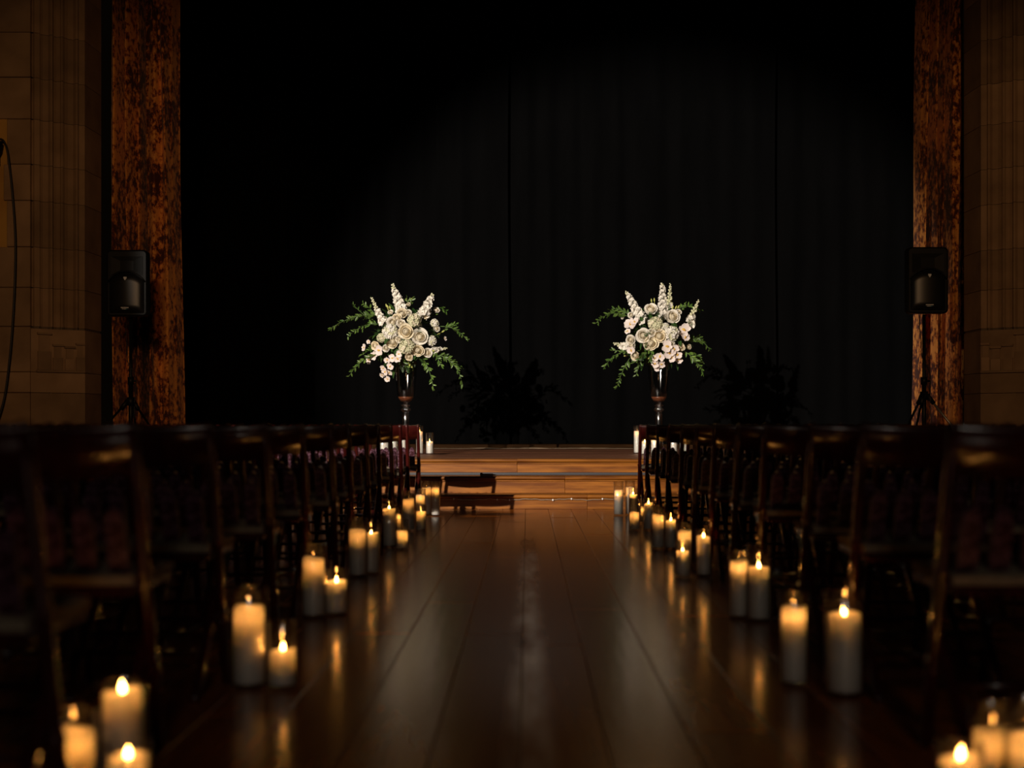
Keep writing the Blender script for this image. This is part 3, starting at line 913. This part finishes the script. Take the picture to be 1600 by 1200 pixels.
def arrangement(name_side, ox, oy, cpx, cpy, Dv, vase_px, roses, hyds, orchids, spikes, branches, buds):
    """flowers from zoom coordinates (5 zoom px = 1 photo px), offset ox, oy"""
    def P(zx, zy, dep=0.0):
        return at(ox + zx / 5, oy + zy / 5, Dv + dep)
    sc_ = Dv / F / 5
    org = at(vase_px, 566, Dv)
    t = thing('flower_arrangement', org, 'tall white and cream rose, orchid and larkspur arrangement with trailing greenery, ' + name_side + ' of the two', 'flowers', 'stage flower arrangements')
    C = P(cpx, cpy)

    def dep(zx, zy):
        r2 = ((zx - cpx) ** 2 + (zy - cpy) ** 2) ** .5 * sc_
        return -math.sqrt(max(0.0, .42 ** 2 - min(r2, .42) ** 2)) * .8 + .05

    def face(p, jitter, rr_):
        d = (p - C - Vector((0, .25, 0))).normalized() + Vector((-.15, -.55, .12)) + Vector((rr_.uniform(-1, 1), rr_.uniform(-1, 1), rr_.uniform(-1, 1))) * jitter
        return d.normalized().to_track_quat('Z', 'Y')
    rr_ = random.Random(ox)

    def put(nm, me, zx, zy, r_, dz=0.0, jit=.2, spin=None):
        p = P(zx, zy, dep(zx, zy) + dz)
        o_ = link(nm, me, t, p - org)
        q = face(p, jit, rr_)
        o_.rotation_mode = 'QUATERNION'
        o_.rotation_quaternion = q @ Vector((0, 0, 1)).rotation_difference(Vector((0, 0, 1))) @ Matrix.Rotation(rr_.uniform(0, 6) if spin is None else spin, 3, 'Z').to_quaternion()
        s_ = r_ * sc_
        o_.scale = (s_, s_, s_)
        return p
    for i, (zx, zy, r_, cream) in enumerate(roses):
        put('rose', ROSES[cream], zx, zy, r_ * 1.02)
    for i, (zx, zy, r_, v) in enumerate(hyds):
        put('hydrangea', HYD[v], zx, zy, r_ * 1.12)
    for i, (zx, zy, r_) in enumerate(orchids):
        put('orchid', ORCH, zx, zy, r_ * 1.2, -.03, .3)
    for zx, zy in buds:
        p = P(zx, zy, dep(zx, zy) - .02)
        o_ = MB().lathe([(.001, -.02), (.009, -.01), (.011, .004), (.006, .02), (.001, .028)], 8).tube([(0, 0, -.09), (0, 0, -.015)], .0025, 5).obj('bud', 'bud', t, p - org)
        o_.rotation_mode = 'QUATERNION'
        o_.rotation_quaternion = ((p - C).normalized() + Vector((0, -.2, .4))).normalized().to_track_quat('Z', 'Y')
    for i, (x0, y0, x1, y1, wd, gr) in enumerate(spikes):
        a, b_ = P(x0, y0, -.10), P(x1, y1, -.02)
        L_ = (b_ - a).length
        sp = spike_mesh(L_, wd * sc_ * 1.35, ox + i, gr).obj('larkspur_spike', ['white_petal', 'green_white', 'stem'], t, a - org)
        sp.rotation_mode = 'QUATERNION'
        sp.rotation_quaternion = (b_ - a).to_track_quat('Z', 'Y')
    for i, (x0, y0, x1, y1, x2, y2, d0, d2) in enumerate(branches):
        branch(t, P(x0, y0, d0), P(x1, y1, (d0 + d2) / 2), P(x2, y2, d2), ox + i * 3, org, 1.45)
    # inner foliage mass and the stems going down into the vase
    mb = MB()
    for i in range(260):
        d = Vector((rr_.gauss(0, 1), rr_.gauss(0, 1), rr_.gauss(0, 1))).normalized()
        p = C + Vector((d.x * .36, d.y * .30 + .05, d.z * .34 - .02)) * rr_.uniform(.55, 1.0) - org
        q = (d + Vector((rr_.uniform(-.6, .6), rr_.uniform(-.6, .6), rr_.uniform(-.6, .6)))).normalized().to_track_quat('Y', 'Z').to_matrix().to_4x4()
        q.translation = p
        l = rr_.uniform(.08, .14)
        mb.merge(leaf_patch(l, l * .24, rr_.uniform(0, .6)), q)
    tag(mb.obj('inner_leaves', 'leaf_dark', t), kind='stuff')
    mb = MB()
    for i in range(16):
        a = i * 2.4
        p0 = Vector((math.cos(a) * .05, math.sin(a) * .05, -.09))
        p2 = C - org + Vector((math.cos(a) * .2, math.sin(a) * .2, -.05))
        mb.tube([p0, p0.lerp(p2, .5) + Vector((0, 0, .05)), p2], .005, 5)
    mb.obj('stem_bundle', 'stem', t)
    # the vase
    v = thing('glass_vase', (org.x, org.y, DECK), 'tall footed clear glass vase under the ' + name_side + ' flowers', 'vase', 'footed glass vases')
    k = Dv / F

    def zz(py): return (H0 - (py - VY) * k) - DECK
    th = .005
    ro = [(18.0, 565), (17.4, 575), (16.4, 590), (15.2, 603), (13.9, 614), (12.2, 621), (8.6, 627), (3.0, 629.5)]
    outer = [(r_ * k, zz(y)) for r_, y in ro]
    inner = [(max(.001, r_ - th), z + (.006 if i > 5 else 0)) for i, (r_, z) in enumerate(outer)]
    MB().lathe(outer + inner[::-1], 36, closed=True).obj('bowl', 'vase_glass', v)
    MB().lathe([(.001, zz(620)), (12.0 * k, zz(620)), (11.0 * k, zz(622.5)), (8.0 * k, zz(626)), (.001, zz(627.5))], 24).obj('pebbles', 'amber', v)
    kn = [(2.6, 629.4), (4.0, 631), (7.2, 632.8), (7.4, 634), (4.4, 635.5), (5.0, 636.5), (7.8, 638.4), (8.0, 640), (7.4, 641.6), (4.6, 643), (4.4, 645)]
    MB().lathe([(.0008, zz(629.4))] + [(r_ * k, zz(y)) for r_, y in kn] + [(.0008, zz(645))], 24).obj('knop', 'vase_stem', v)
    zb = zz(645)
    st = [(.0008, zb), (4.6 * k, zb), (5.6 * k, zb - .02), (6.0 * k, zb - .10), (6.0 * k, .16), (6.6 * k, .10), (9 * k, .05), (13 * k, .022), (17 * k, .010), (17 * k, 0), (.0008, 0)]
    MB().lathe(st, 28).obj('stem', 'vase_stem', v)


arrangement('left', 500, 420, 650, 540, 15.5, 634,
            roses=[(565, 415, 38, 0), (632, 425, 30, 0), (670, 490, 52, 1), (780, 530, 56, 0), (565, 572, 44, 1), (620, 550, 26, 0), (765, 640, 42, 1), (840, 655, 32, 0), (695, 690, 26, 1), (428, 602, 32, 1),
                   (822, 345, 42, 1), (640, 345, 36, 1), (690, 340, 22, 0), (550, 340, 20, 0), (910, 320, 22, 0), (910, 465, 24, 0), (600, 385, 34, 1), (690, 278, 16, 1), (515, 620, 26, 0)],
            hyds=[(735, 405, 50, 0), (550, 495, 58, 1), (676, 607, 56, 0), (870, 562, 38, 1), (895, 425, 32, 1), (480, 540, 34, 0)],
            orchids=[(465, 637, 36), (425, 680, 32), (385, 712, 30), (345, 615, 26), (380, 572, 18), (560, 698, 28), (603, 698, 30), (525, 716, 24), (550, 760, 26), (495, 775, 24), (505, 808, 26), (542, 808, 24), (487, 832, 22), (525, 858, 24), (978, 545, 16), (620, 665, 24)],
            spikes=[(640, 330, 563, 112, 36, .22), (800, 365, 884, 188, 36, .16), (495, 430, 398, 215, 22, .45), (770, 490, 778, 355, 18, .6), (880, 640, 1003, 618, 16, .5), (510, 440, 520, 370, 20, .2)],
            branches=[(500, 370, 290, 372, 78, 468, -.05, -.15), (490, 440, 360, 440, 218, 528, -.05, .0), (480, 660, 340, 715, 232, 832, -.1, -.2), (940, 450, 1060, 475, 1145, 558, .0, -.05), (790, 680, 850, 790, 888, 940, -.1, -.2),
                      (870, 660, 1030, 735, 1115, 905, -.05, -.15), (900, 640, 1000, 690, 1110, 775, .05, .1), (860, 400, 920, 310, 985, 332, .1, .15), (450, 380, 400, 320, 340, 270, .1, .1), (400, 400, 320, 340, 262, 280, .1, .2),
                      (930, 520, 1010, 450, 1060, 435, .1, .1), (640, 700, 660, 740, 690, 775, -.15, -.2), (880, 640, 920, 700, 950, 770, -.1, -.1), (450, 600, 380, 640, 315, 680, .0, -.1), (480, 400, 400, 400, 330, 470, .15, .2),
                      (800, 430, 830, 400, 850, 360, .0, .1), (700, 330, 690, 280, 675, 232, .0, .0), (700, 330, 705, 280, 718, 235, .0, .0)],
            buds=[(530, 300), (548, 305), (960, 490), (930, 505), (700, 752), (716, 765), (885, 640), (675, 245), (715, 245), (520, 290)])
arrangement('right', 900, 420, 640, 530, 15.5, 1029.5,
            roses=[(585, 312, 44, 0), (757, 372, 50, 0), (800, 336, 22, 0), (430, 360, 24, 0), (525, 520, 50, 0), (590, 498, 28, 0), (655, 525, 46, 1), (585, 582, 50, 1), (820, 612, 28, 1), (425, 555, 36, 0), (432, 600, 30, 0),
                   (885, 610, 18, 1), (460, 682, 32, 1), (640, 462, 30, 0), (365, 380, 14, 0), (740, 590, 30, 0)],
            hyds=[(620, 428, 52, 0), (747, 506, 56, 1), (700, 450, 26, 1)],
            orchids=[(425, 435, 46), (455, 410, 30), (850, 480, 46), (855, 530, 32), (705, 605, 42), (722, 655, 40), (770, 632, 34), (795, 667, 32), (742, 697, 32), (806, 706, 30), (655, 690, 34), (622, 740, 30), (672, 745, 28), (635, 776, 24), (430, 632, 32), (620, 695, 24), (405, 490, 22)],
            spikes=[(525, 415, 385, 168, 34, .12), (675, 390, 676, 105, 36, .08), (728, 300, 738, 108, 20, .9), (890, 400, 962, 238, 22, .8), (395, 612, 285, 580, 22, .6), (900, 440, 925, 385, 20, .4)],
            branches=[(420, 380, 280, 348, 155, 425, .0, -.1), (420, 370, 350, 320, 275, 318, .1, .15), (500, 640, 320, 668, 225, 778, -.1, -.2), (420, 700, 365, 800, 318, 928, -.1, -.15), (510, 700, 490, 770, 465, 838, -.15, -.2),
                      (850, 570, 960, 555, 1045, 635, -.05, -.1), (840, 640, 930, 715, 995, 818, -.1, -.15), (820, 340, 880, 290, 970, 322, .1, .1), (560, 640, 520, 690, 440, 740, -.2, -.25), (860, 560, 950, 540, 1010, 580, .1, .1),
                      (870, 620, 950, 690, 975, 740, .05, .1), (480, 650, 400, 640, 280, 640, .05, .1), (800, 330, 820, 300, 850, 280, .1, .1), (570, 620, 590, 670, 580, 720, -.25, -.25)],
            buds=[(590, 250), (612, 245), (390, 680), (755, 305), (780, 305), (400, 495), (570, 700), (800, 300)])


# ------------------------------------------------------------------ loudspeakers on tripod stands
def loudspeaker(side, cx, Y, z0, hub_z, legs):
    W_, H_, DP_ = 0.425, 0.69, 0.34
    t = thing('loudspeaker', (cx, Y, z0), 'black loudspeaker on a tripod stand at the ' + side + ' of the stage', 'loudspeaker', 'loudspeakers on stands')
    # cabinet: rounded front, narrower back
    def outline(wd, h0, h1, r_, y):
        pts = []
        for cx_, cz_, a0 in ((wd / 2 - r_, h1 - r_, 0), (-wd / 2 + r_, h1 - r_, PI / 2), (-wd / 2 + r_, h0 + r_, PI), (wd / 2 - r_, h0 + r_, 1.5 * PI)):
            for q in range(5):
                a = a0 + q * PI / 8
                bulge = .012 * (1 - (2 * (cx_ + r_ * math.cos(a)) / wd) ** 2) if a0 < PI else 0
                pts.append((cx_ + r_ * math.cos(a), y, cz_ + r_ * math.sin(a) + bulge))
        return pts
    mb = MB()
    secs = [outline(W_ - .03, .015, H_ - .015, .03, 0.012), outline(W_ - .012, .004, H_ - .006, .035, 0.0), outline(W_, 0, H_, .04, .02), outline(W_, 0, H_, .04, .12), outline(W_ * .62, .03, H_ - .05, .05, DP_)]
    n = 20
    vs = [p for s in secs for p in s]
    fs = [(a * n + i, a * n + (i + 1) % n, (a + 1) * n + (i + 1) % n, (a + 1) * n + i) for a in range(len(secs) - 1) for i in range(n)]
    mb.add(vs, fs + [tuple(range(n)), tuple(range(5 * n - 1, 4 * n - 1, -1))], 0, False)
    mb.obj('cabinet', 'black_plastic', t)
    # horn mouth
    mb = MB()
    for a, b_ in ((0, 1),):
        o1 = [(-.165, .43), (.165, .43), (.165, .625), (-.165, .625)]
        o2 = [(-.07, .48), (.07, .48), (.07, .58), (-.07, .58)]
        vs = [(x, .006, z) for x, z in o1] + [(x, .008, z) for x, z in o2]
        vs = [(x, .004, z) for x, z in o1] + [(x, .0105, z) for x, z in o2]
        mb.add(vs, [(0, 1, 5, 4), (1, 2, 6, 5), (2, 3, 7, 6), (3, 0, 4, 7), (4, 5, 6, 7)])
    mb.obj('horn', 'black_metal', t)
    # bowed grille with an arched top
    mb = MB()

    def gr(u, v):
        a = 2 * u - 1
        x = a * .182
        zt_ = .445 - .085 * abs(a) ** 2.4
        zb_ = .035
        return Vector((x, .008 - .055 * math.sqrt(max(0, 1 - a * a)) * min(1, 8 * v * (1 - v) + .25), zb_ + (zt_ - zb_) * v))
    mb.grid(gr, 18, 10)
    mb.obj('grille', 'grille', t)
    # arched rim above the grille
    MB().tube([(-.19 + .38 * i / 14, -.006 - .018 * math.sin(PI * i / 14), .36 + .105 * math.sin(PI * i / 14) ** .7) for i in range(15)], .008, 8).obj('rim', 'black_plastic', t)
    bd = MB().add([(-.016, -.052, .405), (-.016, -.056, .39), (0, -.057, .368), (.016, -.056, .39), (.016, -.052, .405), (-.016, -.044, .405), (-.016, -.044, .39), (0, -.044, .368), (.016, -.044, .39), (.016, -.044, .405)],
                  [(0, 1, 2, 3, 4), (9, 8, 7, 6, 5), (0, 5, 6, 1), (1, 6, 7, 2), (2, 7, 8, 3), (3, 8, 9, 4), (4, 9, 5, 0)]).obj('badge', 'white_badge', t)
    pl = MB().cbox(-.048, .048, -.056, -.020, .060, .092, .003).obj('name_plate', 'black_plastic', t)
    MB().box(-.042, .040, -.0574, -.0560, .080, .088).obj('plate_line', 'white_badge', pl)
    MB().box(-.030, .010, -.0574, -.0560, .067, .072).obj('plate_line', 'white_badge', pl)
    MB().box(.012, .026, -.0574, -.0560, .067, .072).obj('plate_line', 'blue_badge', pl)
    # stand
    s = thing('speaker_stand', (cx, Y + .15, DECK), 'black tripod stand holding up the ' + side + ' loudspeaker', 'speaker stand', 'speaker stands')
    MB().tube([(0, 0, .10), (0, 0, z0 - DECK - .0)], .0175, 12).obj('pole', 'black_metal', s)
    MB().tube([(0, 0, .06), (0, 0, .80)], .024, 12).obj('outer_tube', 'black_metal', s)
    MB().tube([(0, 0, .76), (0, 0, .84)], .034, 12).tube([(0, 0, .80), (.06, -.01, .80)], .012, 8).obj('height_collar', 'black_plastic', s)
    hz = hub_z - DECK
    MB().tube([(0, 0, hz - .05), (0, 0, hz + .04)], .042, 12).obj('hub', 'black_plastic', s)
    MB().tube([(0, 0, .10), (0, 0, .16)], .036, 12).obj('lower_hub', 'black_plastic', s)
    for a, shiny in legs:
        d = Vector((math.cos(a), math.sin(a), 0))
        lg = MB().tube([d * .03 + Vector((0, 0, hz)), d * .52 + Vector((0, 0, .02))], .0125, 8).obj('leg', 'steel' if shiny else 'black_metal', s)
        MB().tube([d * .03 + Vector((0, 0, hz + .01)), d * .10 + Vector((0, 0, hz - .09))], .024, 8).obj('leg_joint', 'black_plastic', lg)
        MB().tube([d * .51 + Vector((0, 0, .035)), d * .535 + Vector((0, 0, .0))], .017, 8).obj('rubber_foot', 'rubber', lg)
        MB().tube([d * .03 + Vector((0, 0, .13)), d * .28 + Vector((0, 0, hz * .5 + .02))], .008, 6).obj('brace', 'black_metal', s)
    # power lead drooping from the cabinet
    pts = [Vector((cx - .03, Y + .2, z0 - .004)), Vector((cx - .05, Y + .15, z0 - .12)), Vector((cx - .035, Y + .13, z0 - .28)), Vector((cx + .005, Y + .17, z0 - .5)), Vector((cx + .05, Y + .18, z0 - .3)), Vector((cx + .045, Y + .16, z0 - .52)), Vector((cx + .06, Y + .12, z0 - .75)), Vector((cx + .05, Y + .10, z0 - 1.0)), Vector((cx + .07, Y + .05, DECK + .25)), Vector((cx + .15, Y, DECK + .008)), Vector((cx + .5, Y + .3, DECK + .008))]
    pts = [pts[0], pts[1], pts[2], Vector((cx - .03, Y + .12, z0 - .45))] + [Vector((cx + .055, Y + .12, z0 - .62))] + pts[6:]
    fine = []
    for i in range(len(pts) - 1):
        a = pts[max(0, i - 1)]; b_ = pts[i]; c = pts[i + 1]; d = pts[min(len(pts) - 1, i + 2)]
        for q in range(5):
            u = q / 5
            fine.append(.5 * ((2 * b_) + (c - a) * u + (2 * a - 5 * b_ + 4 * c - d) * u * u + (3 * b_ - a - 3 * c + d) * u ** 3))
    fine.append(pts[-1])
    o_ = MB().tube(fine, .0042, 6).obj('power_cable', 'cable')
    tag(o_, 'thin black cable hanging down from the ' + side + ' loudspeaker beside its stand', 'cable', 'speaker cables')


loudspeaker('left', -4.19, 13.86, 1.925, 1.04, ((math.radians(205), 0), (math.radians(-25), 0), (math.radians(95), 0)))
loudspeaker('right', 4.19, 13.86, 1.955, 1.10, ((math.radians(238), 0), (math.radians(-15), 1), (math.radians(110), 0)))


# ------------------------------------------------------------------ small things
def smooth_path(pts, n=6):
    out_ = []
    for i in range(len(pts) - 1):
        a = pts[max(0, i - 1)]; b_ = pts[i]; c = pts[i + 1]; d = pts[min(len(pts) - 1, i + 2)]
        for q in range(n):
            u = q / n
            out_.append(.5 * ((2 * b_) + (c - a) * u + (2 * a - 5 * b_ + 4 * c - d) * u * u + (3 * b_ - a - 3 * c + d) * u ** 3))
    return out_ + [pts[-1]]


# black cable looping down over the stone at the left edge
cb = [(-16, 228), (-8, 220), (0, 217.5), (6, 221), (11, 234), (15, 262), (19, 300), (22.5, 345), (24, 385), (23, 440), (20, 500), (15, 560), (7, 620), (-6, 665), (-20, 704)]
pts = [at(x, y, 14.12) for x, y in cb] + [Vector((-5.75, 13.85, DECK + .012)), Vector((-6.2, 13.8, DECK + .012))]
t = thing('hanging_cable', (pts[-1].x, pts[-1].y, DECK), 'thick black cable looping down over the stone wall at the left edge', 'cable')
o_ = t.location.copy()
MB().tube([p - o_ for p in smooth_path(pts)], .0115, 8).obj('cord', 'cable', t)
a = at(-13, 250, 14.12); b_ = at(2, 222, 14.12)
MB().tube([a - o_, a.lerp(b_, .6) - o_, b_ - o_], [.055, .05, .02], 12).obj('connector', 'black_plastic', t)
MB().cbox(a.x - o_.x - .05, a.x - o_.x + .05, a.y - o_.y, 14.235 - o_.y, a.z - o_.z - .05, a.z - o_.z + .05, .006).obj('wall_bracket', 'black_metal', t)

# string of tiny lights under the first nosing
t = thing('light_string', (0.2, SY[0] - .03, SZ[0] - .03), 'thin wire with tiny white bulbs strung under the lowest step edge', 'string lights')
zz0 = SZ[0] - .044
path = []
for i in range(60):
    px = 690 + 285 * i / 59
    p = at(px, 0, SY[0]); p.z = zz0 + .004 * math.sin(i * .5) + .003 * math.sin(i * 1.7); p.y = SY[0] - .0145
    path.append(p - t.location)
MB().tube(path, .0028, 6).obj('wire', 'led_wire', t)
for px in (711, 777.5, 801, 864, 897.5, 946):
    i = int((px - 690) / 285 * 59)
    MB().lathe([(.0005, -.009), (.006, -.006), (.007, .002), (.004, .009), (.0005, .011)], 8).obj('bulb', 'led_bulb', t, path[i] + Vector((0, -.004, 0)))

# black tape-wrapped plug box on the middle step
p = at(762, 0, SY[1])
t = thing('plug_box', (p.x, SY[1] - .018, SZ[1]), 'small black plug box lying on the edge of the middle step', 'plug box')
MB().cbox(-.060, .055, -.028, .030, -.0, .026, .006).obj('body', 'rubber', t)
MB().cbox(-.072, -.048, -.032, .036, -.0, .034, .006).obj('end_cap', 'cable', t)
MB().tube([(.05, 0, .014), (.075, -.004, .012), (.09, .0, .010)], .007, 8).obj('plug', 'steel', t)

# crumpled cream cloth strip along the ledge at the back of the stage
def clothf(off):
    def f(u, v):
        x = -1.38 + 2.92 * u
        n_ = noise.noise(Vector((x * 2.2, v * 1.5, 3.1))) * .5 + .5
        n2_ = noise.noise(Vector((x * 7, v * 4, 9.0)))
        edge = math.sin(PI * min(1, max(0, v)))
        y = 18.56 + .18 * v + .05 * noise.noise(Vector((x * 3, 0, v)))
        return Vector((x, y, DECK + .003 + off + edge * (.002 + .035 * max(0, n_ - .48) + .004 * (n2_ + .6))))
    return f
mb = MB().grid(clothf(0), 90, 8).grid(clothf(.003), 90, 8)
tag(mb.obj('cloth_strip', 'cream_cloth'), 'crumpled cream cloth strip lying along the back of the stage', 'cloth')
